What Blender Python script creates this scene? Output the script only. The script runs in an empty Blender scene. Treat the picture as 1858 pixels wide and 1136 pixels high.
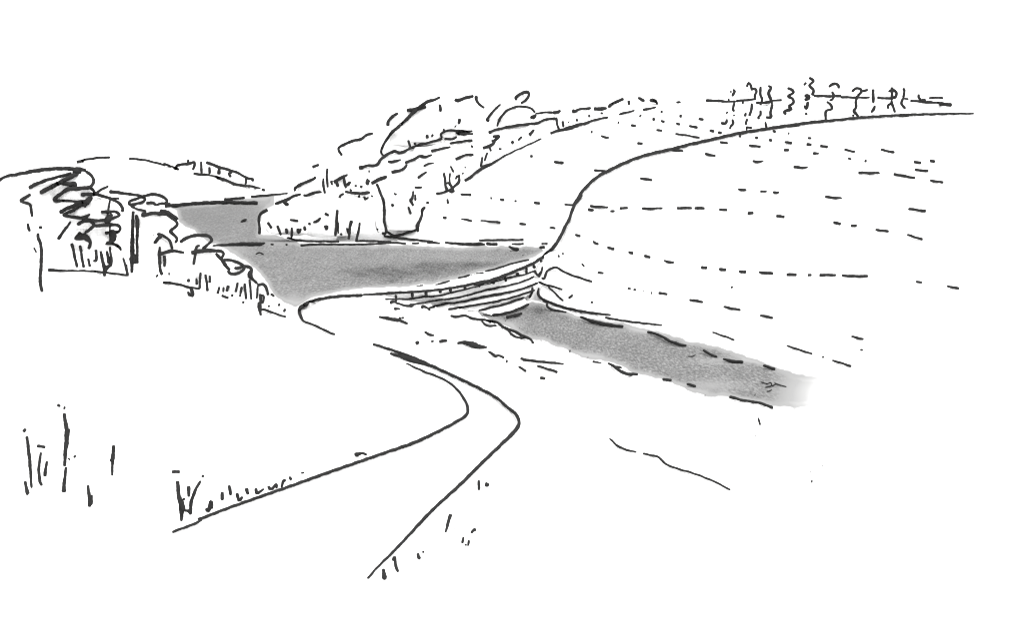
import bpy, math, random
import numpy as np
from mathutils import Vector
from mathutils.bvhtree import BVHTree

random.seed(7)
rng = np.random.default_rng(7)
sc = bpy.context.scene
COL = sc.collection

# ------------------------------------------------------------------ camera
IW, IH, F = 1858.0, 1136.0, 1784.0
CAMZ = 60.0
PITCH = math.atan((568 - 300) / F)
cd = bpy.data.cameras.new('camera')
cd.sensor_width = 36.0
cd.lens = 36.0 * F / IW
cd.clip_start = 0.5
cd.clip_end = 9000
cam = bpy.data.objects.new('camera', cd)
COL.objects.link(cam)
cam.location = (0, 0, CAMZ)
cam.rotation_euler = (math.pi / 2 - PITCH, 0, 0)
sc.camera = cam
CO = Vector((0, 0, CAMZ))
FWD = Vector((0, math.cos(PITCH), -math.sin(PITCH)))
UP = Vector((0, math.sin(PITCH), math.cos(PITCH)))
RT = Vector((1, 0, 0))

def ray(px, py):
    return FWD + RT * ((px - 929.0) / F) + UP * ((568.0 - py) / F)

def at_depth(px, py, D):
    d = ray(px, py)
    return CO + d * (D / d.y)

def at_level(px, py, z):
    d = ray(px, py)
    return CO + d * ((z - CAMZ) / d.z)

def to_px(x, y, z):
    """world -> photograph coordinates (numpy friendly)"""
    zz = z - CAMZ
    f = y * FWD.y + zz * FWD.z
    u = y * UP.y + zz * UP.z
    return 929.0 + F * x / f, 568.0 - F * u / f

# ------------------------------------------------------------------ light
w = bpy.data.worlds.new("World")
sc.world = w
w.use_nodes = True
bg = w.node_tree.nodes['Background']
bg.inputs[0].default_value = (1, 1, 1, 1)      # even white overcast
bg.inputs[1].default_value = 1.0
sd = bpy.data.lights.new('sun', 'SUN')
sd.energy = 0.9
sd.angle = math.radians(25)
sd.color = (1, 0.985, 0.96)
sun = bpy.data.objects.new('sun', sd)
COL.objects.link(sun)
sun.rotation_euler = (math.radians(30), math.radians(28), 0)
sc.view_settings.view_transform = 'Standard'
sc.view_settings.look = 'None'
sc.view_settings.gamma = 1
sc.view_settings.exposure = 1.0
sc.cycles.filter_width = 1.2
sc.cycles.max_bounces = 6
sc.cycles.diffuse_bounces = 4

# ------------------------------------------------------------------ materials
def material(name):
    m = bpy.data.materials.new(name)
    m.use_nodes = True
    nt = m.node_tree
    b = nt.nodes['Principled BSDF']
    b.inputs['Roughness'].default_value = 1.0
    b.inputs['Specular IOR Level'].default_value = 0.0
    return m, nt, b

def noise(nt, scale, detail=3, stretch=(1, 1, 1), rough=0.6):
    tc = nt.nodes.new('ShaderNodeTexCoord')
    mp = nt.nodes.new('ShaderNodeMapping')
    mp.inputs['Scale'].default_value = stretch
    nz = nt.nodes.new('ShaderNodeTexNoise')
    nz.inputs['Scale'].default_value = scale
    nz.inputs['Detail'].default_value = detail
    nz.inputs['Roughness'].default_value = rough
    nt.links.new(tc.outputs['Object'], mp.inputs['Vector'])
    nt.links.new(mp.outputs['Vector'], nz.inputs['Vector'])
    return nz.outputs['Fac']

def ramp(nt, fac, stops):
    r = nt.nodes.new('ShaderNodeValToRGB')
    els = r.color_ramp.elements
    while len(els) < len(stops):
        els.new(0.5)
    for e, (p, v) in zip(els, stops):
        e.position = p
        e.color = (v, v, v, 1)
    nt.links.new(fac, r.inputs['Fac'])
    return r.outputs['Color']

# pale chalky ground
m_white, nt, b = material('pale_ground')
nt.links.new(ramp(nt, noise(nt, 0.02, 6), [(0.3, 0.80), (0.7, 0.84)]), b.inputs['Base Color'])
m_leaf, nt, b = material('pale_foliage')
nt.links.new(ramp(nt, noise(nt, 0.2, 6), [(0.3, 0.90), (0.7, 0.94)]), b.inputs['Base Color'])
# near-black vegetation / ink
m_ink, nt, b = material('ink_black')
nt.links.new(ramp(nt, noise(nt, 0.35, 5), [(0.3, 0.021), (0.7, 0.030)]), b.inputs['Base Color'])
m_conc, nt, b = material('pale_concrete')
nt.links.new(ramp(nt, noise(nt, 0.3, 6), [(0.3, 0.93), (0.7, 0.96)]), b.inputs['Base Color'])

def math_node(nt, op, a, bb, clamp=False):
    n = nt.nodes.new('ShaderNodeMath')
    n.operation = op
    n.use_clamp = clamp
    for i, v in enumerate((a, bb)):
        if isinstance(v, (int, float)):
            n.inputs[i].default_value = v
        else:
            nt.links.new(v, n.inputs[i])
    return n.outputs[0]

def water_material(name, sx, sy):
    m, nt, b = material(name)
    at = nt.nodes.new('ShaderNodeAttribute')
    at.attribute_name = 'wash_tone'
    # wash grain, coarser with distance; the water's reflections are painted into this tone
    tc = nt.nodes.new('ShaderNodeTexCoord'); sep = nt.nodes.new('ShaderNodeSeparateXYZ'); cmb = nt.nodes.new('ShaderNodeCombineXYZ')
    nt.links.new(tc.outputs['Object'], sep.inputs[0])
    nt.links.new(math_node(nt, 'MULTIPLY', sep.outputs['X'], sx), cmb.inputs[0])
    nt.links.new(math_node(nt, 'MULTIPLY', math_node(nt, 'LOGARITHM', sep.outputs['Y'], math.e), sy), cmb.inputs[1])
    gn = nt.nodes.new('ShaderNodeTexNoise'); gn.inputs['Scale'].default_value = 1.0; gn.inputs['Detail'].default_value = 2; gn.inputs['Roughness'].default_value = .7
    nt.links.new(cmb.outputs[0], gn.inputs['Vector'])
    g1 = gn.outputs['Fac']
    mp = nt.nodes.new('ShaderNodeMapping'); mp.inputs['Scale'].default_value = (0.13 / sx, 13 / sy, 1)   # cloudy blotches
    nt.links.new(cmb.outputs[0], mp.inputs['Vector'])
    bn = nt.nodes.new('ShaderNodeTexNoise'); bn.inputs['Scale'].default_value = 1.0; bn.inputs['Detail'].default_value = 4; bn.inputs['Roughness'].default_value = .6
    nt.links.new(mp.outputs[0], bn.inputs['Vector'])
    g2 = bn.outputs['Fac']
    v = math_node(nt, 'ADD', math_node(nt, 'MULTIPLY', math_node(nt, 'SUBTRACT', g1, 0.5), 1.5),
                  math_node(nt, 'MULTIPLY', math_node(nt, 'SUBTRACT', g2, 0.5), 0.35))
    wash_fac = at.outputs['Fac']
    # grain fades out in the palest margin
    v = math_node(nt, 'MULTIPLY', v, math_node(nt, 'MULTIPLY', math_node(nt, 'SUBTRACT', wash_fac, 0.20), 4.0, True))
    v = math_node(nt, 'ADD', wash_fac, v, True)
    nt.links.new(ramp(nt, v, [(0.0, 0.82), (0.03, 0.50), (0.07, 0.36), (0.12, 0.28), (0.28, 0.22), (0.5, 0.15), (0.75, 0.10), (1.0, 0.05)]), b.inputs['Base Color'])
    return m

# ------------------------------------------------------------------ object helpers
def link(name, me, mat=None, parent=None):
    o = bpy.data.objects.new(name, me)
    COL.objects.link(o)
    if mat:
        me.materials.append(mat)
    if parent:
        o.parent = parent
        o.matrix_parent_inverse = parent.matrix_world.inverted()
    return o

def mesh(name, vs, fs, smooth=True):
    me = bpy.data.meshes.new(name)
    me.from_pydata([tuple(v) for v in vs], [], fs)
    me.update()
    if smooth:
        me.polygons.foreach_set('use_smooth', [True] * len(me.polygons))
    return me

def tag(o, label=None, cat=None, group=None, kind=None):
    if label: o['label'] = label
    if cat: o['category'] = cat
    if group: o['group'] = group
    if kind: o['kind'] = kind
    return o

# ------------------------------------------------------------------ terrain
# control points: photograph position + distance (metres) of the ground seen there
CP = []
def cp(px, py, D=None, z=None):
    p = at_depth(px, py, D) if D is not None else at_level(px, py, z)
    CP.append(tuple(p))
for a in [(0,1136,72),(460,1136,76),(929,1136,82),(1400,1136,90),(1858,1136,96),
          (668,1050,100),(313,965,112),(60,900,125),(845,750,196),(940,765,200),(790,920,140),(600,850,150),
          (0,740,180),(300,740,200),(0,600,255),(300,600,300),(75,528,352),(235,500,395),(340,530,398),(470,566,388),
          (1200,900,195),(1325,890,200),(1600,900,190),(1858,900,185),(1106,797,250),(1858,760,300),
          (1300,497,565),(1100,480,590),(1575,500,540),(1740,520,490),(1858,520,470),
          (1300,378,690),(1500,357,720),(1680,380,680),(1858,380,650),(1100,378,690),
          (1200,272,850),(1300,250,880),(1400,235,905),(1550,215,930),(1768,206,950),(1858,204,960),
          (1300,315,790),(1600,318,800),(1705,325,790),
          (1040,380,682),(1010,440,645),(1100,310,780),(1145,290,815),
          (830,350,890),(845,328,915),(980,250,1000),(1105,214,1060),(1190,196,1090),(1250,220,1000),(1010,294,860),(900,370,800),
          (880,402,790),(800,415,785),(700,421,790),(640,350,930),(650,303,985),(735,272,1020),(860,241,1060),(560,350,900),
          (930,222,1120),(780,265,1100),(1030,190,1150),
          (1300,186,1180),(1500,184,1190),(1720,190,1200),(1858,192,1210),
          (140,293,2400),(200,288,2400),(260,292,2400),(325,306,2400),(400,322,2300),(470,343,2150),(0,300,2400),(-250,310,2400),
          (520,352,2000),(700,345,2400)]:
    cp(*a)
for a in [(678,625,0.5),(605,605,2),(545,570,2.2),(700,532,2.4),(620,540,2.4),(975,470,2.4),(1000,455,4.0),
          (720,546,0),(745,552,-1.5),(815,562,-6),(870,568,-10),(890,576,-13.2),
          (975,478,1.5),(978,500,-3),(982,520,-7),(978,540,-10),(972,551,-13),
          (1005,487,0.5),(1075,512,-1.5),(1000,548,-12.5),(1060,572,-13),(1130,585,-13.2),(1220,606,-13.2),(1330,640,-13.2),(1500,684,-13),
          (1700,690,-12.5),(960,620,-13),(1040,643,-13.3),(1140,678,-13.2),(1260,718,-13.2),(1400,742,-13),(1470,740,-13),(1620,760,-12),
          (760,590,-3),(840,620,-8),(980,690,-9),(720,640,-0.5),
          (310,377,0.5),(400,368,0.5),(490,356,1.2),(545,436,0.6),(480,425,0.5),(472,400,0.8),(490,376,1.0),(615,440,0.6),(760,441,0.6),(900,443,0.6),(985,444,1.2),
          (400,400,-3),(600,480,-4),(800,470,-4),(500,500,-4),(515,560,1),(1200,640,-15.5),(1350,690,-15)]:
    cp(a[0], a[1], z=a[2])
for u in (-0.95, -0.5, 0, 0.5, 0.95):
    CP += [(u*25, 25, 36), (u*3200, 3200, 20), (u*45, 45, 33)]
for u in (0.1, 0.45, 0.9):
    CP.append((u*1700, 1700, 105))
CP += [(-0.9*250, 250, 20), (-0.9*450, 450, 12), (-0.9*800, 800, 5), (-0.55*700, 700, 4), (-0.5*560, 560, 3), (-0.9*1400, 1400, 10),
       (0.9*250, 250, -8), (0.9*450, 450, 8), (0.9*700, 700, 50), (0.9*1000, 1000, 110)]
CP = np.array(CP)

def warp(x, y):
    return np.stack([x / y * 3.0, np.log(y)], -1)
A = warp(CP[:, 0], CP[:, 1])
def tps(d2):
    return 0.5 * d2 * np.log(d2 + 1e-12)
n = len(A)
K = tps(((A[:, None] - A[None]) ** 2).sum(-1)) + np.eye(n) * 2e-4
P = np.concatenate([np.ones((n, 1)), A], 1)
M = np.zeros((n + 3, n + 3)); M[:n, :n] = K; M[:n, n:] = P; M[n:, :n] = P.T
sol = np.linalg.solve(M, np.concatenate([CP[:, 2], np.zeros(3)]))
def height(x, y):
    B = warp(x, y)
    out = np.empty(len(B))
    for i in range(0, len(B), 20000):
        b_ = B[i:i + 20000]
        out[i:i + 20000] = tps(((b_[:, None] - A[None]) ** 2).sum(-1)) @ sol[:n] + sol[n] + b_ @ sol[n + 1:]
    return out

RES = [(312,375),(345,372),(410,366),(455,360),(470,357),(497,353),(498,372),(487,378),(475,390),(471,402),(472,424),(486,427),(512,429),(523,436),(545,442),
       (640,444),(720,445),(770,447),(830,449),(890,447),(950,448),(980,450),(984,455),(972,464),(955,472),(930,478),(880,491),
       (840,502),(800,512),(760,517),(700,521),(640,526),(590,533),(565,540),(550,550),(535,555),(520,551),(503,538),
       (492,525),(486,512),(474,500),(463,485),(446,474),(428,462),(409,450),(392,442),(375,436),(352,418),(336,408),(324,402),(323,392),(322,382)]
RIV = [(878,572),(905,567),(930,562),(950,554),(965,550),(985,552),(995,556),(1050,575),(1100,583),(1130,587),(1170,598),(1210,606),
       (1250,620),(1300,630),(1340,643),(1370,652),(1410,668),(1440,678),(1475,684),(1512,693),(1494,699),(1500,708),(1478,719),(1472,737),(1440,740),
       (1400,735),(1350,725),(1320,720),(1278,718),(1250,708),(1225,697),(1205,688),(1165,680),(1145,675),(1130,664),(1105,655),(1090,652),
       (1065,650),(1040,640),(1025,633),(1000,624),(985,618),(970,615),(952,612),(938,605),(925,595),(905,584),(890,580)]

def in_poly(px, py, poly):
    ins = np.zeros(len(px), bool)
    j = len(poly) - 1
    for i in range(len(poly)):
        (xi, yi), (xj, yj) = poly[i], poly[j]
        c = ((yi > py) != (yj > py)) & (px < (xj - xi) * (py - yi) / (yj - yi + 1e-12) + xi)
        ins ^= c
        j = i
    return ins
def edge_dist(px, py, poly):
    d = np.full(len(px), 1e9)
    for i in range(len(poly)):
        a = np.array(poly[i], float); c = np.array(poly[(i + 1) % len(poly)], float)
        v = c - a
        t = np.clip(((px - a[0]) * v[0] + (py - a[1]) * v[1]) / (v @ v), 0, 1)
        d = np.minimum(d, np.hypot(px - a[0] - t * v[0], py - a[1] - t * v[1]))
    return d

RZ, VZ = 0.0, -14.0     # water levels: reservoir, river below the dam
NU, NY = 420, 440
us = np.linspace(-1.0, 1.0, NU)
ys = np.exp(np.linspace(math.log(16), math.log(3400), NY))
gx = (us[None] * ys[:, None]).ravel()
gy = np.repeat(ys, NU)
gz = height(gx, gy)
# gentle lie of the land
gz += np.where(gy > 40, 1, 0) * (np.sin(gx * 0.021 + 1.3) * np.cos(gy * 0.017) * 0.0015 * gy * 0.35)
for poly, lev in ((RES, RZ), (RIV, VZ)):
    px, py = to_px(gx, gy, lev)
    near = in_poly(px, py, poly) | (edge_dist(px, py, poly) < 9)
    gz = np.where(near, np.minimum(gz, lev - 0.12), gz)
gz = np.where((((gx < -48) & (gy > 395)) | (gy > 640)), np.maximum(gz, -0.12), gz)
DAMFOOT = [(760,521),(850,499),(945,474),(954,476),(954,500),(952,530),(944,558),(905,574),(875,570),(820,562),(775,550)]
for lev in (2.0, -4.0, -9.0, -13.0):
    px, py = to_px(gx, gy, lev)
    ins = in_poly(px, py, DAMFOOT)
    gz = np.where(ins & (gy > 380) & (gy < 650), np.minimum(gz, lev - 2.5), gz)
faces = []
idx = np.arange(NU * NY).reshape(NY, NU)
q = np.stack([idx[:-1, :-1], idx[:-1, 1:], idx[1:, 1:], idx[1:, :-1]], -1).reshape(-1, 4)
verts = np.stack([gx, gy, gz], -1)
ter = mesh('terrain', verts.tolist(), q.tolist())
tag(link('terrain', ter, m_white), 'bare pale hills and valley sides around the dam', None, None, 'structure')
BV_T = BVHTree.FromPolygons(verts.tolist(), q.tolist())

# ------------------------------------------------------------------ water
def water(name, poly, lev, tone, mat, label):
    xs = np.arange(min(p[0] for p in poly) - 6, max(p[0] for p in poly) + 7, 2.0)
    yy = np.arange(min(p[1] for p in poly) - 6, max(p[1] for p in poly) + 7, 1.5)
    X, Y = np.meshgrid(xs, yy)
    px, py = X.ravel(), Y.ravel()
    ins = in_poly(px, py, poly)
    d = edge_dist(px, py, poly) * np.where(ins, 1, -1)
    # ragged wet edge
    d = d + .9 * np.sin(px * .083 + 2.7 * np.sin(px * .031 + py * .05)) + .6 * np.sin(py * .17 + px * .19 + 2 * np.sin(px * .047)) + .35 * np.sin(px * .43 + py * .31)
    wash_tone = tone(px, py, d)  # grey wash density, with reflections on the water painted in
    keep = (wash_tone > 0.02).reshape(X.shape)
    cell = keep[:-1, :-1] | keep[1:, :-1] | keep[:-1, 1:] | keep[1:, 1:]
    ii, jj = np.nonzero(cell)
    W = X.shape[1]
    fs = np.stack([ii * W + jj, (ii + 1) * W + jj, (ii + 1) * W + jj + 1, ii * W + jj + 1], -1)
    used = np.unique(fs)
    remap = np.full(px.size, -1); remap[used] = np.arange(used.size)
    vs = [tuple(at_level(px[k], py[k], lev)) for k in used]
    fl = remap[fs].tolist()
    me = mesh(name, vs, fl)
    a = me.attributes.new('wash_tone', 'FLOAT', 'POINT')
    a.data.foreach_set('value', wash_tone[used].astype(np.float32))
    o = tag(link(name, me, mat), label, None, None, 'structure')
    return o, BVHTree.FromPolygons(vs, fl)

def sstep(a, b_, x):
    t = np.clip((x - a) / (b_ - a), 0, 1)
    return t * t * (3 - 2 * t)
def blot(px, py, cx, cy, rx, ry):
    return np.exp(-(((px - cx) / rx) ** 2 + ((py - cy) / ry) ** 2))
def res_tone(px, py, d):
    t = 0.20 * sstep(-1.5, 1.0, d) + 0.26 * sstep(1.5, 9, d)
    # pale bleed along the lower left margin and beside the point
    pale = np.maximum.reduce([blot(px, py, 533, 547, 26, 14), blot(px, py, 505, 437, 32, 9), blot(px, py, 430, 452, 26, 12) * .6,
                              blot(px, py, 482, 364, 20, 16) * .7])
    t = t - 0.27 * pale * sstep(1, 6, d)
    t = t + 0.20 * blot(px, py, 690, 494, 60, 11) * (1 + .5 * np.sin(px * .13 + 2 * np.sin(py * .4))) + 0.20 * blot(px, py, 850, 482, 60, 6) + .16 * blot(px, py, 780, 484, 30, 7) + .22 * blot(px, py, 710, 509, 14, 5) + .10 * blot(px, py, 770, 492, 50, 8)  # dark blots: reflections put into the water colour
    for cx, cy, rx, ry, a_ in ((640, 492, 26, 6, .10), (668, 500, 22, 5, .14), (700, 488, 24, 5, .12), (730, 498, 24, 6, .17), (765, 481, 16, 4, .18), (785, 494, 20, 5, .15),
                               (820, 490, 26, 5, .13), (862, 480, 18, 3.5, .20), (895, 478, 14, 3, .14), (905, 452, 16, 4, .08), (830, 478, 40, 3, .10)):
        wx = px + 4 * np.sin(py * .5 + cx); wy = py + 1.6 * np.sin(px * .16 + cy) + .8 * np.sin(px * .37)
        t = t + a_ * blot(wx, wy, cx, cy, rx, ry) * sstep(2, 9, d)
    t = t + .12 * blot(px, py, 955, 453, 14, 7) + 0.05 * blot(px, py, 380, 395, 60, 25) - 0.06 * blot(px, py, 830, 463, 90, 9)
    return np.where(d > -1.5, np.maximum(t, 0.12 * sstep(-1.5, 1, d)), 0)
def riv_tone(px, py, d):
    t = 0.19 * sstep(-1.5, 1.0, d) + 0.30 * sstep(2, 11, d)
    t = t - 0.30 * sstep(1375, 1450, px + (py - 690) * .3) * sstep(2, 10, d)
    t = t + 0.30 * blot(px, py, 978, 562, 13, 9)
    t = t - 0.25 * np.maximum.reduce([blot(px, py, 928, 590, 24, 10), blot(px, py, 1290, 700, 60, 13), blot(px, py, 1070, 645, 30, 8), blot(px, py, 1330, 655, 80, 8),
                                      blot(px, py, 1180, 600, 60, 8)]) * sstep(1, 6, d)
    return np.where(d > -1.5, np.maximum(t, 0.12 * sstep(-1.5, 1, d)), 0) * (1 - .85 * sstep(1400, 1505, px + 5 * np.sin(py * .09 + 1) + (py - 700) * .45))
reservoir, BV_R = water('reservoir_water', RES, RZ, res_tone, water_material('grey_water', 0.8, 115), 'grey water held back behind the curved dam')
river, BV_V = water('river_water', RIV, VZ, riv_tone, water_material('grey_river', 0.95, 110), 'grey river running away below the dam')

# ------------------------------------------------------------------ traced strokes
TILES = dict(A=(0,260,300), B=(270,260,300), C=(460,280,250), D=(600,140,250), E=(800,140,250), F=(660,280,250), G=(1000,120,250),
             H=(1200,120,250), I=(1400,120,250), J=(1600,120,250), K=(860,340,250), L=(660,440,250), M=(460,430,250), N=(860,530,250),
             O=(1060,350,300), P=(1340,340,300), Q=(1558,340,300), R=(1040,560,300), S=(1300,600,300), T=(640,600,320), U=(640,816,320),
             V=(290,750,300), W=(0,700,300))
def S(spec):
    """'A: x,y,w x,y ; ...' -> list of strokes in photograph pixels; width carries on until changed"""
    out = []
    for blk in spec.strip().split('|'):
        key, body = blk.split(':')
        x0, y0, s = TILES[key.strip()]
        s /= 1136.0
        for st in body.split(';'):
            pts, wd = [], 14.0
            for tok in st.split():
                v = [float(c) for c in tok.split(',')]
                if len(v) > 2: wd = v[2]
                pts.append((x0 + v[0] * s, y0 + v[1] * s, wd * s))
            if pts: out.append(pts)
    return out

def smooth(pts, step=1.8):
    if len(pts) == 1:
        x, y, w_ = pts[0]
        pts = [(x - .6, y, w_), (x + .6, y, w_)]
    p = np.array(pts, float)
    p = np.vstack([2 * p[0] - p[1], p, 2 * p[-1] - p[-2]])
    p[:, 2] = np.maximum(p[:, 2], 0.8)
    out = []
    for i in range(1, len(p) - 2):
        L = np.hypot(*(p[i + 1] - p[i])[:2])
        n_ = max(2, int(L / step))
        a, b_, c, d = p[i - 1], p[i], p[i + 1], p[i + 2]
        # centripetal-like: damp tangents when neighbouring spans are much longer
        l0 = np.hypot(*(b_ - a)[:2]) + 1e-6; l2 = np.hypot(*(d - c)[:2]) + 1e-6
        m1 = (c - a) * L / (l0 + L); m2 = (d - b_) * L / (L + l2)
        for k in range(n_):
            t = k / n_
            out.append((2*t**3-3*t*t+1)*b_ + (t**3-2*t*t+t)*m1 + (-2*t**3+3*t*t)*c + (t**3-t*t)*m2)
    out.append(p[-2])
    return np.array(out)

NS = 7
def tube(vs, fs, P3, R, N1, N2):
    base = len(vs)
    k = len(P3)
    for c, r, n1, n2 in zip(P3, R, N1, N2):
        for a in range(NS):
            th = 2 * math.pi * a / NS
            vs.append(c + n1 * (r * math.cos(th)) + n2 * (r * math.sin(th)))
    for i in range(k - 1):
        for a in range(NS):
            b_ = (a + 1) % NS
            fs.append((base + i*NS + a, base + i*NS + b_, base + (i+1)*NS + b_, base + (i+1)*NS + a))
    fs.append(tuple(base + a for a in range(NS))[::-1])
    fs.append(tuple(base + (k-1)*NS + a for a in range(NS)))

HIT = {'sin': 1.0}
def hit(px, py, bvs):
    d = ray(px, py).normalized()
    best = None
    for bv in bvs:
        h = bv.ray_cast(CO, d, 6000)
        if h[0] is not None and (best is None or h[3] < best[1]):
            best = (h[0], h[3], abs(h[1].normalized().dot(d)))
    HIT['sin'] = best[2] if best else 1.0
    return best[0] if best else None

GROUND = [BV_T, BV_R, BV_V]
BODIES = []       # leafy crowns
QUEUE = []        # dark strokes are laid once every crown stands
def ground_depth(px, py):
    for dy in (0, 1, 2, 4, 7, 11, 16, 25):
        h = hit(px, py + dy, GROUND)
        if h is not None: return h.y
    return 1100.0

def strokes_mesh(name, strokes, D=None, body=None, wob=0.0, grow=1.0, level=None):
    """solid ink-dark strips; on the ground (D None), wrapped on a body, or standing at distance D with a depth wander"""
    vs, fs = [], []
    for st in strokes:
        sp = smooth(st)
        n_ = len(sp)
        arc = np.concatenate([[0], np.cumsum(np.hypot(np.diff(sp[:, 0]), np.diff(sp[:, 1])))])
        ph = rng.uniform(0, 6.28, 4)
        wd = (sp[:, 2] * grow + np.clip(2.2 - 0.22 * sp[:, 2], 1.15, 1.8) + (0.5 if D is not None else -0.75 if level is not None else 0.0)) * (1 + .06 * np.sin(arc * .35 + ph[0]) + .05 * np.sin(arc * .9 + ph[1]))
        if arc[-1] < 4.5: wd = np.maximum(wd, 3.6)
        rr = wd / 2
        e = np.minimum(arc, arc[-1] - arc) + 0.25 * rr
        t = np.clip(e / rr, 0, 1)
        rr = rr * np.clip(np.sqrt(1 - (1 - t) ** 2), .3, 1)
        jx = .25 * np.sin(arc * .23 + ph[2]); jy = .25 * np.sin(arc * .29 + ph[3])
        if arc[-1] < 4.5: rr = np.maximum(rr, wd * .42)
        pts, last = [], None
        off = rng.uniform(-1, 1)
        for i in range(n_):
            x, y = sp[i, 0] + jx[i], sp[i, 1] + jy[i]
            h = None
            if level is not None:
                h = at_level(x, y, level)
            elif body is not None:
                h = hit(x, y, [body] + BODIES)
                if h is None and D is not None:
                    h = at_depth(x, y, D)
            elif D is None:
                h = hit(x, y, GROUND + BODIES)
                if h is None:
                    h = at_depth(x, y, last if last else ground_depth(x, y))
            else:
                h = at_depth(x, y, D + wob * (off + 1.3 * math.sin(arc[i] * .16 + ph[2])))
            rest = HIT['sin'] if level is None and (D is None or body is not None) else 1.0
            if D is not None or level is not None:
                g = hit(x, y, (GROUND if level is None else [BV_T]) + BODIES)          # never sunk into the hill in front
                if g is not None and g.y < h.y:
                    h, rest = g, HIT['sin']
            last = h.y
            lf = min(max(1.0, 0.95 / max(rest, 1e-3)), 40.0)
            if level is not None and rest == 1.0: lf = 0.5
            r = rr[i] / F * (h - CO).dot(FWD)
            v = (h - CO).normalized()
            pts.append([h - v * (lf * r + 0.05), r, x, y, h.y])
        # even out small steps of the ground under the strip (moves points along their own sight line only)
        dist = np.array([(p_[0] - CO).length for p_ in pts])
        k = len(dist)
        lo = np.array([dist[max(0, i - 3):i + 4].min() for i in range(k)])
        ok_ = dist - lo < .04 * dist
        lo = np.where(ok_, lo, dist)
        sm = np.array([lo[max(0, i - 3):i + 4].mean() for i in range(k)])
        sm = np.where(np.abs(sm - lo) < .02 * dist, sm, lo)
        for p_, d0, d1 in zip(pts, dist, sm):
            p_[0] = CO + (p_[0] - CO) * (d1 / d0)
            p_[1] *= d1 / d0
        # split where the ground jumps to another hill
        run = [pts[0]]
        runs = []
        for a, b_ in zip(pts, pts[1:]):
            lim = 0.06 if D is None else 0.5
            if abs(b_[4] - a[4]) > lim * a[4]:
                runs.append(run); run = []
            run.append(b_)
        runs.append(run)
        for run in runs:
            if len(run) == 1:
                c = run[0]; c2 = [c[0] + RT * c[1], c[1], c[2] + 1, c[3], c[4]]
                run = [c, c2]
            P3 = [c[0] for c in run]
            R = [c[1] for c in run]
            N1, N2 = [], []
            for i in range(len(run)):
                a, b_ = run[max(i - 1, 0)], run[min(i + 1, len(run) - 1)]
                tx, ty = b_[2] - a[2], b_[3] - a[3]
                L = math.hypot(tx, ty) or 1
                n1 = (RT * (-ty / L) + UP * (-tx / L))
                # pixel y grows downward: tangent is RT*tx - UP*ty, normal is RT*ty + UP*tx
                n1 = (RT * (ty / L) + UP * (tx / L))
                tan = (b_[0] - a[0])
                if tan.length < 1e-6: tan = RT.copy()
                n2 = tan.normalized().cross(n1)
                n2.normalize()
                N1.append(n1); N2.append(n2)
            tube(vs, fs, P3, R, N1, N2)
    return mesh(name, vs, fs)

def empty(name, loc):
    o = bpy.data.objects.new(name, None)
    o.empty_display_size = 1
    COL.objects.link(o)
    o.location = loc
    bpy.context.view_layer.update()
    return o

def blob(D, ells, rough=.10, depth=.8):
    """leafy lump: a few noisy ellipsoids at distance D (photo px centre and radii)"""
    vs, fs = [], []
    U_, V_ = 36, 20
    for k, (cx, cy, rx, ry) in enumerate(ells):
        c = at_depth(cx, cy, D)
        s = (c - CO).dot(FWD) / F
        c = c - Vector((0, 0, .6 * ry * s))
        ph = rng.uniform(0, 6.28, 6)
        base = len(vs)
        for i in range(V_ + 1):
            th = math.pi * i / V_
            for j in range(U_):
                f = 2 * math.pi * j / U_
                n_ = Vector((math.sin(th) * math.cos(f), math.sin(th) * math.sin(f), math.cos(th)))
                k_ = 1 + rough * (math.sin(5 * n_.x + ph[0]) * math.cos(6 * n_.z + ph[1]) + .5 * math.sin(11 * n_.y + ph[2]) * math.sin(9 * n_.x + ph[3])) - rough
                vs.append(c + Vector((n_.x * rx * s, n_.y * rx * s * depth, n_.z * ry * s * (1.6 if n_.z > 0 else .25))) * k_)
        for i in range(V_):
            for j in range(U_):
                j2 = (j + 1) % U_
                fs.append((base + i*U_ + j, base + (i+1)*U_ + j, base + (i+1)*U_ + j2, base + i*U_ + j2))
    return vs, fs

def plant(name, label, cat, base, D=None, group=None, body=None, crown=None, parts=(), stems=None, stem_name='stem', extra=0.0, wob=1.2, depth=.8):
    """a tree or bush: pale leafy crown with ink-dark foliage on it, dark trunk or stems, each stem its own mesh"""
    g = ground_depth(*base) * .992
    D = g if D is None else min(D, g)
    t = empty(name, at_depth(base[0], base[1], D))
    tag(t, label, cat, group)
    if body:
        vs, fs = blob(D + extra, body, depth=depth)
        bv = BVHTree.FromPolygons(vs, fs)
        BODIES.append(bv)
        c = link('crown', mesh('crown', vs, fs), m_leaf, t)
        front = (min(v.y for v in vs) - D) * .9
        if crown:
            QUEUE.append(lambda: link('foliage', strokes_mesh('foliage', crown, D=D, body=bv), m_ink, c))
    else:
        front = 0.0
        if crown:
            QUEUE.append(lambda: link('crown', strokes_mesh('crown', crown, D=D, wob=wob), m_ink, t))
    def rest():
        for pn, st in parts:
            link(pn, strokes_mesh(pn, st, D=D, wob=wob * .5), m_ink, t)
        for st in stems or ():
            link(stem_name, strokes_mesh(stem_name, [st], D=D + rng.uniform(-1, 1) * wob + front, wob=wob * .1), m_ink, t)
    QUEUE.append(rest)
    return t

def ground_thing(*a, **k):
    QUEUE.append(lambda: lay(*a, **k))
def lay(name, label, cat, strokes, group=None, kind=None):
    me = strokes_mesh(name, strokes)
    c = sum((v.co for v in me.vertices), Vector()) / len(me.vertices)
    for v in me.vertices: v.co -= c
    o = link(name, me, m_ink)
    o.location = c
    return tag(o, label, cat, group, kind)

def scatter(name, label, cat, group, spec):
    return [ground_thing(name, label, cat, [st], group) for st in S(spec)]

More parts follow.
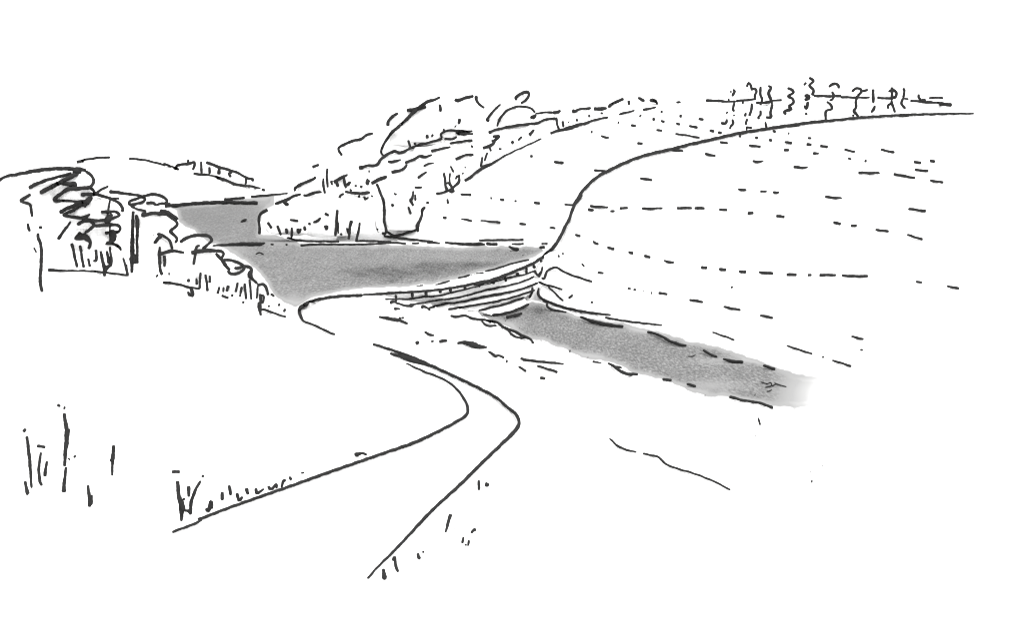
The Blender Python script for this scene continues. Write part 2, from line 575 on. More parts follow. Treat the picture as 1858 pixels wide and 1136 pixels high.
# ------------------------------------------------------------------ roads
outer = S("T: 130,87,14 230,118,14 310,146,18 400,186,30 480,216,20 600,270,18 760,345,18 920,430,18 990,490,18 1050,540,20 1072,590,18 1050,640,24 950,740,20 820,865,20 700,985,20 560,1112,20 | U: 535,369,18 460,445,20 350,565,16 240,680,15 170,748,11 95,832,12")
outer = [outer[0][:-1] + outer[1]]
outer2 = S("T: 240,148,12 310,166,20 380,188,32 440,208,20 500,228,12")
inner = S("T: 345,212,6 460,265,12 560,303,12 640,350,12 700,415,14 735,480,16 738,535,18 680,580,18 560,645,18 400,720,20 200,790,18 0,862,18 | V: 1136,415,20 900,500,18 700,570,18 480,648,17 350,698,17 260,733,18 ; 290,735,12 215,770,16 150,793,14 85,818,16")
inner = [inner[0][:-1] + inner[1], inner[2]]
ro, ri = smooth(outer[0], 3), smooth([p for p in inner[0]] , 3)
def resamp(p, n_):
    a = np.concatenate([[0], np.cumsum(np.hypot(np.diff(p[:, 0]), np.diff(p[:, 1])))])
    t = np.linspace(0, a[-1], n_)
    return np.stack([np.interp(t, a, p[:, 0]), np.interp(t, a, p[:, 1])], -1)
# pair both edges bend to bend so that the carriageway keeps its width
def halves(p, k):
    return np.vstack([resamp(p[:k + 1], 70), resamp(p[k:], 70)[1:]])
ko = int(np.argmax(ro[:, 0])); ki = int(np.argmax(ri[:, 0]))
eo, ei = halves(ro, ko), halves(ri, ki)
vs, fs = [], []
NW = 7
for a, c in zip(eo, ei):
    for k in range(NW):
        q_ = a + (c - a) * k / (NW - 1)
        h = hit(q_[0], q_[1], [BV_T])
        vs.append(h + Vector((0, 0, -0.3 if len(vs) < NW or len(vs) >= NW * (len(eo) - 1) else 0.06)))
for i in range(len(eo) - 1):
    for k in range(NW - 1):
        fs.append((i*NW + k, i*NW + k + 1, (i+1)*NW + k + 1, (i+1)*NW + k))
road = tag(link('road', mesh('road', vs, fs), m_white), 'pale road swinging through a sharp bend down to the dam', None, None, 'structure')
link('road_edge', strokes_mesh('road_edge', outer + outer2), m_ink, road)
link('road_edge', strokes_mesh('road_edge', inner), m_ink, road)

crest_line = S("M: 675,802,12 630,790,16 560,755,16 470,715,14 415,695,15 387,650,22 379,605,26 400,572,26 470,535,24 560,510,22 700,490,22 900,480,22 1136,461,20 | L: 0,432,20 120,425,22 250,415,24 400,408,22 600,392,22 720,375,22 850,352,24 1000,318,22 1100,298,28 | K: 0,800,26 150,765,32 280,715,28 400,665,26 480,630,26 560,580,26")
crest_line = [crest_line[0][:-1] + crest_line[1][1:-1] + crest_line[2]]
hill = S("K: 560,580,26 650,500,26 700,430,24 745,340,24 790,250,22 830,140,24 880,65,28 945,0,28 | G: 195,1136,24 215,1100,24 260,1030,24 330,955,24 400,900,24 480,858,26 600,800,26 720,752,24 850,715,26 1000,682,26 1136,645,24 | H: 250,640,24 450,595,24 650,550,24 850,518,22 1000,495,24 1136,478,24 | I: 150,490,22 300,465,22 440,451,22 560,440,18 700,425,20 850,415,20 1000,406,18 1136,400,20 | J: 150,402,18 300,396,16 450,393,14 600,390,12 720,389,8 760,390,5")
hill = [sum([hill[0][:-1]] + [h_ for h_ in hill[1:]], [])]
ground_thing('hill_road', 'thin dark road climbing in an S from the dam to the ridge', None, hill, None, 'structure')

# ------------------------------------------------------------------ dam
step_px = {
 1: S("L: 175,467,12 260,468,12 390,465,13 500,448,16 620,440,14 720,415,12 830,390,10 960,355,8 1030,340,8 1090,322,8 1136,308,8 | K: 275,748,14 430,715,12 500,688,16"),
 2: S("L: 375,515,20 450,505,14 600,478,14 750,460,14 880,430,14 1000,395,14 1120,368,14 | K: 120,845,15 300,805,14 420,770,14 492,737,18"),
 3: S("L: 540,538,14 680,505,16 800,492,18 960,455,20 1120,424,22 | K: 160,890,22 350,850,18 440,822,18 525,788,20"),
 4: S("L: 695,551,18 840,530,18 960,510,18 1120,482,18 | K: 150,948,18 300,912,18 420,875,18 500,848,16"),
 5: S("K: 40,1018,18 120,995,18 250,965,18 350,930,18 415,910,18"),
 6: S("K: 150,1055,22 250,1040,22 350,1010,22 450,965,24"),
}
for k in (1, 2, 3, 4):
    step_px[k] = [step_px[k][0] + step_px[k][1]]
LEV = {0: 3.0, 1: -0.5, 2: -3.5, 3: -6.5, 4: -9.0, 5: -11.5, 6: -13.4}
cl = smooth(crest_line[0], 3)
cl = cl[np.argmin(np.abs(cl[:, 0] - 690) + (cl[:, 1] > 545) * 900):]
cols = np.linspace(0, 1, 60)
def colpts(p, lo, hi):
    p = p[np.argsort(p[:, 0])]
    x = lo + (hi - lo) * cols
    return x, np.interp(x, p[:, 0], p[:, 1])
rows = []
back = np.array([(690, 527), (730, 525), (790, 516), (830, 507), (860, 498.5), (880, 493), (910, 483), (940, 475), (961, 471), (975, 466)], float)
x, y = colpts(back, 690, 978)
bp = [at_level(a, c, 3.0) for a, c in zip(x, y)]
rows.append([p + Vector((0, 0, -5.0)) for p in bp])
rows.append(bp)
x, y = colpts(cl, 690, 982)
prev = [at_level(a, c, LEV[0]) for a, c in zip(x, y)]
rows.append(prev)
for k in range(1, 7):
    p = smooth(step_px[k][0], 3)
    lo, hi = p[:, 0].min(), p[:, 0].max()
    x, y = colpts(p, lo, hi)
    cur = [at_level(a, c, LEV[k]) for a, c in zip(x, y)]
    rows.append([Vector((a.x * .5 + c.x * .5, a.y * .5 + c.y * .5, (a.z + c.z) / 2 - 0.1)) for a, c in zip(prev, cur)])   # riser foot
    rows.append(cur)                                                       # nose of the next step
    prev = cur
rows.append([p + Vector((0.5, -0.5, -3.5)) for p in prev])
vs = [v for r in rows for v in r]
nc = len(cols)
fs = [(i*nc + j, i*nc + j + 1, (i+1)*nc + j + 1, (i+1)*nc + j) for i in range(len(rows) - 1) for j in range(nc - 1)]
BV_D = BVHTree.FromPolygons([tuple(v) for v in vs], fs)
dam = empty('dam', at_level(850, 540, -4))
tag(dam, 'curved stepped dam with short crest piers between the reservoir and the river', 'dam')
link('wall', mesh('wall', vs, fs, False), m_conc, dam)
GROUND.append(BV_D)
kc = next(i for i, p in enumerate(crest_line[0]) if p[0] > 655)
link('crest', strokes_mesh('crest', [crest_line[0][:kc + 1]]), m_ink, dam)
link('crest', strokes_mesh('crest', [crest_line[0][kc:]], level=3.05), m_ink, dam)
for st in S("L: 590,350,8 650,335,12 708,316,14 ; 778,295,16 875,270,14 | K: 15,714,12 80,704,12 ; 92,695,14 200,665,14 300,632,12 455,596,16"):
    link('parapet', strokes_mesh('parapet', [st], level=3.1), m_ink, dam)
for k in range(1, 7):
    link('step', strokes_mesh('step', step_px[k], level=LEV[k]), m_ink, dam)
link('step', strokes_mesh('step', S("K: 265,1072,20 330,1058,22 395,1040,22")), m_ink, dam)
for st in S("L: 262,430,18 268,465,16 ; 400,415,22 402,455,18 ; 512,405,24 515,445,22 ; 630,390,22 632,420,20 ; 712,378,24 718,408,22 ; 832,352,24 835,390,20 ; 950,335,24 952,362,24 ; 1070,315,22 1070,345,18 | K: 255,735,18 265,775,18 ; 355,700,22 362,728,24 ; 432,660,18 435,705,20 ; 490,640,24 505,668,18 ; 550,600,16 558,618,20"):
    link('pier', strokes_mesh('pier', [st]), m_ink, dam)
link('abutment', strokes_mesh('abutment', S("L: 215,500,14 240,490,24 265,490,10 ; 270,465,12 265,495,10 300,508,12 350,522,14 400,522,24 375,512,16 ; 475,540,16 490,528,24 520,540,14 550,560,12")), m_ink, dam)
for st in S("K: 482,820,12 482,850,20 470,880,14 455,910,14 ; 565,655,14 558,690,14 535,725,22 ; 500,685,18 515,715,16 545,735,20"):
    link('abutment', strokes_mesh('abutment', [st]), m_ink, dam)

# ------------------------------------------------------------------ banks and outlines of the land (setting)
def setting(name, label, spec):
    return ground_thing(name, label, None, S(spec), None, 'structure')
setting('shoreline', 'dark far shore of the reservoir arm', "B: 110,430,24 200,425,22 250,418,20 400,408,22 520,405,22 640,408,20 750,410,22 ; 515,385,14 590,380,16 660,372,12 ; 700,366,12 830,355,10 955,344,7")
setting('shoreline', 'straight dark shore line across the middle of the reservoir', "B: 435,703,6 540,697,14 650,692,22 760,692,22 800,685,8 ; 835,695,7 858,695,7 ; 940,695,7 955,695,7 | C: 385,750,14 500,742,12 640,742,10 850,742,10 1050,735,10 1125,726,10")
setting('shoreline', 'dark shore line below the wooded point', "C: 275,688,12 350,705,12 450,715,12 600,718,12 708,720,13 ; 838,713,12 950,715,10 1136,722,10 | F: 0,713,10 100,715,10 200,725,12 350,735,10 ; 165,675,14 300,690,14 450,708,14 570,720,14 ; 395,735,8 460,732,8 ; 520,725,14 570,728,14 630,733,8 ; 668,728,14 800,738,20 860,742,24 950,740,24 1000,742,10 ; 1010,738,22 1105,742,20 ; 950,706,8 1136,705,10 | K: 40,435,10 200,432,10 410,430,8 ; 310,468,10 410,465,12")
setting('far_hill', 'faint outline of the low far hill', "A: 525,128,16 600,110,14 690,97,13 757,97,12 ; 888,104,12 980,112,12 1040,125,12 1136,150,12 | B: 100,140,14 150,157,14 205,178,12")
fr = strokes_mesh('far_ridge', S("H: 365,282,18 480,285,16 560,295,20 615,292,22 ; 615,285,14 700,278,13 780,270,12 ; 778,302,14 860,298,16 930,285,16 995,278,14 | I: 345,242,16 480,246,16 575,243,16 ; 570,253,14 700,257,12 810,257,8 ; 870,257,14 960,264,14 1000,262,14 ; 1090,267,8 1130,269,8 | J: 235,282,14 320,290,14 400,300,24 580,318,24 ; 388,262,8 450,257,10 508,262,9"), D=1170)
tag(link('far_ridge', fr, m_ink), 'dark level skyline of the far ridge', None, None, 'structure')
setting('river_bank', 'right bank of the river below the dam', "K: 533,830,12 530,880,18 560,920,20 650,960,20 750,992,18 880,1022,20 1000,1040,18 1130,1052,7 ; 600,955,12 605,985,14 650,1010,14 765,1028,7 | R: 50,55,12 120,85,22 220,108,22 345,125,14 ; 220,62,12 310,78,10 450,97,10 612,115,8 ; 510,160,14 590,183,14 660,222,16 720,245,18 780,257,10 ; 893,285,12 940,315,14 990,332,10 ; 1032,348,12 1070,358,14 1136,368,16 | S: 45,195,10 100,210,18 185,218,16 ; 322,240,12 365,255,18 405,266,14")
setting('river_bank', 'left bank of the river below the dam', "L: 712,605,12 760,612,20 840,605,16 900,628,18 1000,640,14 1090,660,13 | N: 100,235,14 190,250,16 240,290,20 330,325,20 430,375,20 465,390,16 492,422,12 ; 65,240,10 100,275,12 185,278,11 ; 280,315,12 330,365,14 380,378,16 430,372,16 | R: 240,375,10 290,405,18 340,440,20 390,452,20 445,453,14 ; 290,398,12 335,408,10 ; 132,365,14 195,378,10 ; 612,485,14 678,495,16 ; 782,520,14 843,535,14 | S: 90,455,20 170,478,16 300,500,16 390,533,16")
setting('gully', 'thin dark gully line on the open ground below the river', "R: 250,895,8 300,940,12 345,965,12 435,988,6 ; 478,997,8 580,1020,12 605,1040,12 640,1072,11 720,1103,11 830,1135,10 985,1197,10 1030,1222,9 1080,1248,8")
rp = strokes_mesh('ripple', S("S: 305,355,5 350,365,8 372,360,12 378,380,14 335,390,6 ; 345,420,4 365,415,5 380,405,6 ; 380,385,5 410,370,5 480,388,4 ; 398,362,5 450,378,5 | R: 790,330,4 820,328,5 840,318,4"), grow=.35)
link('ripple', rp, m_ink, river)
rp = strokes_mesh('ripple', S("B: 735,760,4 760,752,5 790,765,4 | K: 290,487,14 330,508,24 372,510,20 ; 400,555,10 402,560,8 ; 299,524,8 301,527,8"))
link('ripple', rp, m_ink, reservoir)
ground_thing('buoy', 'small dark buoy alone on the upper arm of the reservoir', 'buoy', S("B: 637,537,12 652,531,17 668,522,10"))

# ------------------------------------------------------------------ trees and bushes on the left shore
plant('tree', 'big spreading tree with zigzag scribbled foliage over a thin curved trunk', 'tree', (75, 528), D=352,
  body=[(60, 345, 70, 36), (135, 340, 38, 32)], depth=.9,
  crown=S("A: 0,262,14 5,245,14 60,221,14 120,212,18 250,187,24 400,173,22 540,178,26 592,184,18 ; 590,190,18 630,225,16 645,260,16 625,295,18 560,308,24 470,315,24 420,345,18 375,382,22 385,395,20 440,393,14 520,400,14 600,405,20 ; 500,190,36 530,192,42 560,190,30 ; 490,205,14 380,235,16 290,262,20 195,305,22 ; 520,212,26 400,275,26 275,340,26 ; 400,270,14 480,282,26 510,275,28 520,300,20 ; 405,270,14 500,225,14 540,210,14 ; 610,298,20 640,320,16 650,345,14 ; 650,350,14 700,315,12 745,293,7 ; 210,350,16 150,388,18 145,400,16 205,420,16 215,470,16 222,505,10"),
  parts=[('trunk', S("A: 262,615,14 262,650,18 280,690,16 285,780,18 280,880,18 277,960,18 292,1020,14")),
         ('twig', S("A: 190,550,8 200,590,16 207,605,10")), ('twig', S("A: 278,567,20 278,588,18")), ('twig', S("A: 232,715,5 250,752,5"))])
plant('bushy_tree', 'dense bushy tree with looping dark foliage above a row of thin stems', 'tree', (160, 493), D=372,
  body=[(160, 385, 58, 38), (165, 430, 50, 32)], depth=.8,
  crown=S("A: 555,352,22 650,350,20 745,375,18 810,405,16 845,450,18 838,472,14 ; 750,378,10 820,380,9 ; 630,370,30 580,410,40 500,430,22 408,475,24 ; 585,400,30 585,440,9 ; 560,420,24 500,460,18 440,492,14 520,510,14 570,512,20 620,485,7 ; 440,492,12 480,503,18 550,512,16 640,530,18 740,525,16 790,510,14 820,490,16 795,470,16 735,470,18 695,472,18 ; 755,390,8 745,460,7 735,520,8 ; 770,485,18 745,520,40 720,545,30 ; 530,560,18 575,535,18 640,535,14 ; 560,510,20 620,535,18 645,560,18 620,590,16 585,612,16 ; 650,570,16 720,562,20 800,560,18 825,580,16 815,605,14 790,610,22 720,615,14 ; 775,600,44 778,650,40 760,680,24 730,685,18 790,695,16 820,715,16 832,738,10 ; 755,560,6 757,690,6 ; 560,615,30 520,655,18 570,640,46 600,655,34 620,680,18 610,728,13 ; 485,540,8 440,600,16 398,662,18"),
  stems=S("A: 493,685,16 530,852,12 ; 550,700,12 575,855,13 ; 607,790,10 618,848,12 ; 660,730,12 660,805,16 640,808,12 ; 690,740,12 715,850,20 720,915,14 ; 755,710,8 765,830,14 740,850,22 720,880,22 ; 735,740,12 752,830,24 ; 845,785,8 880,905,10 ; 868,830,8 875,900,12"))
ground_thing('bank_edge', 'dark edge of the bank running beneath the bushy tree', None, S("A: 335,870,22 430,877,15 640,880,12 760,893,12 885,908,12"), None, 'structure')
plant('tree', 'slender tree with a thick double dark trunk and flat looping crown', 'tree', (241, 495), D=396,
  body=[(262, 388, 40, 30)], depth=.9,
  crown=S("A: 750,330,22 860,345,18 970,365,14 890,400,16 895,420,18 960,410,16 1000,385,12 970,368,14 ; 900,430,10 950,455,10 1000,465,11 980,495,22 1040,480,20 1110,485,22 | B: -50,365,14 40,350,20 100,370,18 125,395,14 110,420,16 ; -20,410,16 30,410,18 50,422,12 75,415,14 150,415,14 ; 75,465,28 130,475,22 180,505,14 200,525,10 ; 60,480,22 120,490,18 180,530,16 195,560,14 150,605,20 185,640,16 195,660,12 182,685,12"),
  parts=[('trunk', S("A: 915,465,14 910,600,18 910,700,26 908,800,24 905,890,12 ; 935,490,14 945,540,22 942,650,16 945,825,11 ; 930,760,36 925,830,30 ; 893,785,12 910,840,20"))])
plant('bush', 'small round bush with a forked stem left of the dome shaped bush', 'bush', (292, 497), D=396,
  body=[(302, 455, 26, 30)],
  crown=S("B: 30,632,12 34,635,12 ; 40,685,20 62,655,22 85,632,24 60,622,20 ; 85,625,14 140,665,14 165,725,12 ; 72,765,18 150,740,20 240,750,11"),
  stems=S("B: 75,710,9 72,770,16 80,870,16 92,905,16 ; 105,770,12 110,810,14 108,850,12 ; 50,905,18 62,915,16 ; 132,898,14 145,898,12"))
plant('bush', 'dome shaped bush with a bold arched top on the reservoir bank', 'bush', (352, 530), D=392,
  body=[(358, 470, 38, 44)],
  crown=S("B: 215,680,20 270,645,20 350,632,20 415,640,18 432,665,14 400,700,14 370,725,16 ; 350,702,12 330,710,14 320,760,12 308,835,12 ; 290,752,24 380,738,24 480,740,20 515,755,14 500,790,14 ; 460,755,14 500,800,22 545,860,18 560,870,12"),
  stems=S("B: 275,930,16 270,955,20 ; 328,925,10 328,975,12 ; 355,885,10 348,1000,13 ; 390,900,10 405,1018,13 ; 418,908,10 420,960,12 ; 285,985,14 300,1030,24 285,1050,22 268,1020,11"))
plant('bush', 'low bush with a curled oval clump beside the water', 'bush', (428, 548), D=388,
  body=[(432, 508, 26, 30)],
  crown=S("B: 510,800,14 580,808,18 640,835,20 655,860,14 620,890,16 560,895,18 545,875,18 ; 590,850,14 600,860,18 640,850,12 ; 640,845,18 690,850,20 705,870,20 695,900,30 715,935,18 745,965,12"),
  stems=S("B: 485,985,10 472,1035,13 ; 515,985,8 510,1025,10 ; 545,975,14 535,1020,16 ; 500,1045,14 548,1065,14 ; 575,1035,12 572,1055,12 ; 612,955,8 595,1025,12 ; 640,985,10 625,1055,9 ; 658,960,10 668,1072,12 ; 692,935,10 705,1075,9 ; 640,1088,12 655,1096,13"))
plant('bush', 'narrow last bush at the water end of the bank thicket', 'bush', (475, 572), D=386,
  body=[(477, 538, 13, 19)],
  crown=S("B: 745,975,16 785,970,20 810,1000,15 822,1045,13 ; 765,1035,12 770,1090,13 785,1095,8 790,1050,8 770,1040,8"),
  stems=S("B: 750,980,9 740,1068,9 ; 760,1095,22 760,1120,24 | M: 45,535,24 50,575,30 60,650,10"))
scatter('stone', 'small dark stone at the tip of the left bank above the water', 'stone', 'stones at the tip of the left bank', "M: 140,470,18 170,490,14 ; 125,560,16 128,580,14 ; 205,550,22 215,570,18 ; 245,600,28 265,610,26")
setting('bank_edge', 'dark edge of the bank under the left thicket', "B: 95,955,18 190,967,15 280,990,14 350,1000,9 | M: 60,600,14 95,602,18 160,625,14 215,645,12 270,660,12")

# hedge on the far hill
t = empty('hedge', at_depth(400, 330, 2280))
tag(t, 'hedge with upright stems running down the far hill across the reservoir', 'hedge')
link('foliage', strokes_mesh('foliage', S("B: 185,165,12 195,150,14 270,140,16 310,130,16 315,150,12 303,182,12 ; 270,110,8 272,140,10 ; 393,128,18 480,162,18 600,198,14 680,240,13 712,245,18 712,262,13"), D=2280, wob=4), m_ink, t)
link('base', strokes_mesh('base', S("B: 305,208,14 400,218,14 500,242,16 600,282,16 700,295,12 765,308,9 ; 775,317,14 800,322,12"), D=2270, wob=4), m_ink, t)
for st in S("B: 358,125,10 364,205,12 ; 417,160,9 417,210,16 ; 485,165,14 482,215,22 ; 575,200,12 552,205,13 565,232,14 ; 668,240,10 665,280,12"):
    link('stem', strokes_mesh('stem', [st], D=2275, wob=3), m_ink, t)

# ------------------------------------------------------------------ wooded point and hill
plant('thicket', 'long low thicket on the point between the two arms of water', 'thicket', (560, 436), D=800,
  body=[(535, 398, 56, 34), (600, 398, 60, 38), (655, 402, 34, 30)], wob=2.5, depth=.6,
  crown=S("C: 118,455,26 60,490,18 45,520,16 50,600,14 48,660,18 ; 175,408,18 260,380,24 330,345,18 392,326,13 ; 250,385,26 270,410,30 290,420,18 ; 410,335,20 430,340,16 490,320,20 560,308,9 ; 298,538,12 370,550,13 ; 450,570,18 472,578,16 ; 490,560,13 525,550,16 555,520,12 ; 585,485,20 620,505,16 ; 580,595,14 605,597,24 595,625,12"),
  stems=S("C: 115,560,14 150,610,18 ; 197,585,14 225,668,13 ; 267,608,16 277,655,14 ; 315,600,9 315,685,13 ; 365,610,12 372,645,20 390,610,14 ; 420,590,14 425,630,18 ; 690,455,16 685,560,18 675,675,14 ; 697,560,4 700,655,5 ; 715,650,14 728,668,13 ; 808,545,24 795,600,18 785,700,13 ; 768,605,8 785,660,11 ; 877,560,9 862,650,14 848,710,13"))
plant('tree', 'low rounded tree at the foot of the wooded hill above the thicket', 'tree', (565, 352), D=885,
  body=[(562, 335, 24, 18)], crown=S("C: 340,300,16 345,275,22 430,228,18 500,200,18 512,182,20"),
  stems=S("C: 575,195,8 578,270,16 588,322,11 ; 608,115,11 605,200,14 612,272,13"))
scatter('treetop', 'stray dark treetop dash left of the wooded hill', 'treetop', None, "C: 485,107,22 540,82,20")
plant('bush', 'ragged spiky bush between the thicket and the hill hedge', 'bush', (625, 342), D=905, body=[(622, 330, 20, 10)],
  crown=S("C: 645,215,26 650,255,16 ; 660,230,26 720,195,22 775,165,11 ; 680,225,24 700,270,22 ; 742,170,14 750,220,16 762,280,17 ; 770,258,30 795,230,18 778,242,26 ; 840,250,16 842,270,14 ; 890,254,20 886,278,15 ; 940,202,9 935,235,24 950,250,12 ; 940,215,14 962,225,9"))
plant('bush', 'flat dark bush with a drooping left end beneath the spiky bush', 'bush', (645, 362), D=860, body=[(640, 354, 28, 7)],
  crown=S("C: 710,360,24 718,340,14 745,322,13 ; 755,308,12 830,318,20 880,322,22 955,315,26 ; 790,285,9 810,305,11 ; 868,335,14 872,360,13 ; 915,345,14 920,370,16 950,355,9 ; 980,335,10 975,352,11"))
plant('tree', 'small tree with an open curled outline at the left end of the hill', 'tree', (650, 305), D=1000,
  body=[(645, 268, 26, 24)], crown=S("D: 95,645,16 70,610,14 68,580,16 120,550,18 180,525,20 250,508,18 300,475,18 350,460,11"))
plant('tree', 'largest tree on the wooded hill with a tall domed crown', 'tree', (800, 252), D=1100, extra=32,
  body=[(760, 228, 68, 48), (820, 222, 52, 40)], wob=4, depth=.6,
  crown=S("D: 905,163,8 850,185,18 790,205,24 735,245,26 680,290,24 600,370,20 500,460,20 460,515,16 420,590,14 415,620,10 435,645,8 ; 625,272,20 700,262,28 790,240,20 ; 895,220,10 903,250,22 905,285,9 ; 793,470,16 797,505,18 ; 830,475,18 845,485,11 | E: 115,180,26 135,190,26 200,170,22 270,152,20 ; 290,150,24 295,190,20 320,225,14 360,255,9 ; 155,340,28 150,385,13 ; 115,398,20 122,405,15"))
plant('tree', 'tree shown by a short arc left of the largest domed tree', 'tree', (715, 262), D=1075,
  body=[(716, 222, 14, 20)], crown=S("D: 470,400,18 475,365,18 510,320,20 555,297,18"))
plant('tree', 'narrow tree with a hooked foot right of the largest domed tree', 'tree', (888, 232), D=1085,
  body=[(897, 206, 14, 16)], crown=S("E: 400,360,24 380,350,18 395,325,14 440,270,12 492,222,9"))
plant('tree', 'neat semicircular tree at the top of the field hedge', 'tree', (925, 228), D=1080,
  body=[(936, 216, 36, 24)], crown=S("E: 462,405,8 475,370,14 500,320,14 560,265,14 650,240,12 740,255,12 780,290,9 ; 742,322,22 762,330,30 785,305,18"))
plant('tree', 'small hooked treetop showing above the semicircular tree', 'tree', (945, 200), D=1125,
  body=[(946, 182, 15, 13)], crown=S("E: 622,185,20 620,165,22 680,125,22 720,122,22 725,150,18 695,190,15 660,215,9"))

def hedge(label, loc, foliage, stems='', base='', group=None):
    t = empty('hedge', loc)
    tag(t, label, 'hedge', group)
    QUEUE.append(lambda: fill_hedge(t, foliage, stems, base))
    return t
def fill_hedge(t, foliage, stems, base):
    link('foliage', strokes_mesh('foliage', S(foliage)), m_ink, t)
    if base: link('base', strokes_mesh('base', S(base)), m_ink, t)
    if stems:
        for st in S(stems):
            d = ground_depth(st[-1][0], st[-1][1])
            link('stem', strokes_mesh('stem', [st], D=d - 2, wob=1), m_ink, t)
hedge('upper hedge along the foot of the largest domed tree with a dark oval loop', at_depth(750, 270, 1000),
  "D: 232,748,30 300,730,20 380,720,22 420,670,22 520,610,24 570,622,24 650,590,18 720,560,18 820,535,16 920,505,18 ; 918,500,14 908,468,14 960,440,14 1040,440,16 1136,448,18 ; 940,505,14 1000,510,16 1040,488,10 ; 1045,465,20 1090,466,18 1130,464,16 | E: 120,456,20 200,452,20 262,440,9 ; 200,464,12 268,466,7",
  "D: 640,515,10 655,575,14 ; 690,535,12 700,560,14 ; 925,425,10 940,445,11")
hedge('lower hedge parallel to the upper hedge on the wooded hill', at_depth(760, 290, 985),
  "D: 335,875,22 400,840,26 465,817,22 ; 500,785,24 600,755,20 632,720,18 ; 610,705,22 680,680,20 730,652,22 780,655,22 835,640,11 ; 825,610,22 900,592,18 990,572,9 | E: 75,545,18 170,530,18 262,518,18",
  "D: 300,850,16 313,882,9 ; 304,835,10 300,870,18")
hedge('long field hedge with ladder like stems climbing to the right hilltop', at_depth(980, 245, 1010),
  "E: 390,455,24 450,435,18 560,408,20 700,388,20 800,375,18 870,345,16 950,340,18 ; 780,298,10 850,290,12 920,287,16 ; 920,292,20 960,285,24 988,272,18 | G: 170,365,30 195,370,26 230,355,16 330,343,18 ; 350,350,26 455,348,26 ; 475,330,20 520,300,22 600,268,24 ; 720,258,18 765,285,26 ; 820,280,30 860,285,26 878,310,11",
  "E: 950,330,12 960,390,13 975,435,11 ; 340,655,10 330,740,16 ; 385,618,8 358,690,12 ; 345,585,18 430,550,20 440,535,18 420,520,12 ; 425,490,14 480,485,20 430,530,18 ; 400,575,8 412,612,18 ; 490,580,24 487,600,18 ; 600,525,26 580,545,20 ; 635,520,10 670,488,11 ; 725,475,26 745,458,22 770,432,9 ; 1000,360,8 1012,410,12 | G: 95,450,10 102,500,13 ; 140,455,14 148,462,14 ; 205,432,14 218,455,18 ; 308,400,16 322,415,18 ; 418,378,20 415,395,15 ; 640,280,20 643,320,13",
  "E: 195,855,22 260,810,20 330,755,22 430,705,16 540,640,10 700,565,8 830,505,9 ; 330,745,20 360,735,28 430,708,14 ; 900,462,16 980,435,18 1050,425,18 1100,408,22 | G: 100,520,18 200,490,26 280,470,20 370,440,16 470,420,13 ; 560,397,12 620,380,14 690,365,7 ; 755,360,16 810,348,14 865,338,9")
plant('bush', 'large bush shaped like a rounded pocket on the shore below the hedges', 'bush', (720, 428), D=800,
  body=[(722, 375, 44, 52)], wob=2,
  crown=S("F: 105,240,16 130,300,17 160,380,18 170,450,18 168,540,15 182,610,15 185,640,16 ; 150,645,16 170,658,20 188,640,13 240,668,13 260,674,16 330,655,13 435,622,16 ; 445,635,20 445,590,26 480,500,15 485,455,24 508,432,11 | D: 535,955,20 528,970,16 ; 500,1045,20 520,1065,18 ; 680,940,9 672,1000,18 660,1012,22 680,1060,13 ; 697,965,8 697,1020,12 ; 640,1065,12 660,1130,13 ; 785,1033,12 815,1035,13"))
plant('shrub', 'dark branching shrub like a splayed stump on the open field edge', 'shrub', (818, 348), D=905, wob=2,
  parts=[('branch', S("F: 660,150,20 668,200,14 675,260,18 690,300,26")), ('branch', S("F: 712,150,8 708,230,10 730,280,20")),
         ('branch', S("F: 785,165,10 782,230,20 740,270,16 715,295,28")), ('branch', S("F: 755,205,10 770,180,13 780,178,9 ; 715,95,8 740,148,11")),
         ('stump', S("F: 680,240,10 700,235,10 710,260,12 ; 700,298,30 735,300,36 725,285,36")), ('root', S("F: 595,325,12 640,318,14 700,298,15"))])
scatter('scrub', 'dark scrub mark beside the splayed shrub', 'scrub', 'scrub marks beside the splayed shrub', "F: 690,365,14 695,405,20 ; 835,102,9 836,115,9 ; 813,150,14 818,165,15")
scatter('scrub', 'short slanting scrub dash on the wooded hill below the lower hedge', 'scrub', 'scrub dashes below the lower hedge', "D: 765,733,12 800,715,14 850,708,9 ; 718,830,20 790,780,15 ; 690,906,12 755,908,13 | E: 120,678,22 190,645,18 270,635,18 ; 245,560,11 265,580,20")
scatter('scrub', 'scrub dash lying between the upper and lower hedges', 'scrub', 'scrub between the two hedges', "D: 470,695,20 520,695,20 580,678,11 ; 310,775,16 325,775,14")
scatter('stone', 'dark stone at the foot of the pocket shaped bush', 'stone', None, "F: 110,610,20 112,628,18")

# ------------------------------------------------------------------ trees along the right hand ridge
def ridge(label, base, crown, trunk=None, D=None):
    d = D or max(ground_depth(*base), 905)
    return plant('ridge_tree', label, 'tree', base, D=d + 6, group='thin wavy trees along the ridge', crown=S(crown), parts=[('trunk', S(trunk))] if trunk else [], wob=2.0)
ridge('leftmost thin ridge tree with a broken dotted trunk and hooked top', (1327, 236), "H: 565,208,7 580,208,6 ; 590,188,14 605,205,16 590,235,16 587,250,11 ; 555,262,8 558,285,9 ; 550,372,9 532,388,12",
      "H: 600,300,14 592,355,16 605,372,11 ; 598,400,14 600,412,14 ; 585,435,12 590,470,16 572,495,14 566,520,9 ; 490,465,18 530,470,18 540,435,13 ; 548,482,8 550,487,6")
ridge('peaked ridge tree with a shoulder loop and a dashed trunk', (1355, 236), "H: 703,170,10 720,135,14 735,150,14 745,190,13 ; 713,208,8 718,212,6 ; 735,195,12 770,183,15 785,205,16 770,240,14 772,270,11 ; 670,270,9 672,310,9 ; 698,380,10 690,415,20",
      "H: 745,305,12 742,360,16 725,410,17 ; 710,430,12 698,470,13 700,485,11 ; 700,500,10 750,508,11 ; 703,495,10 703,525,8")
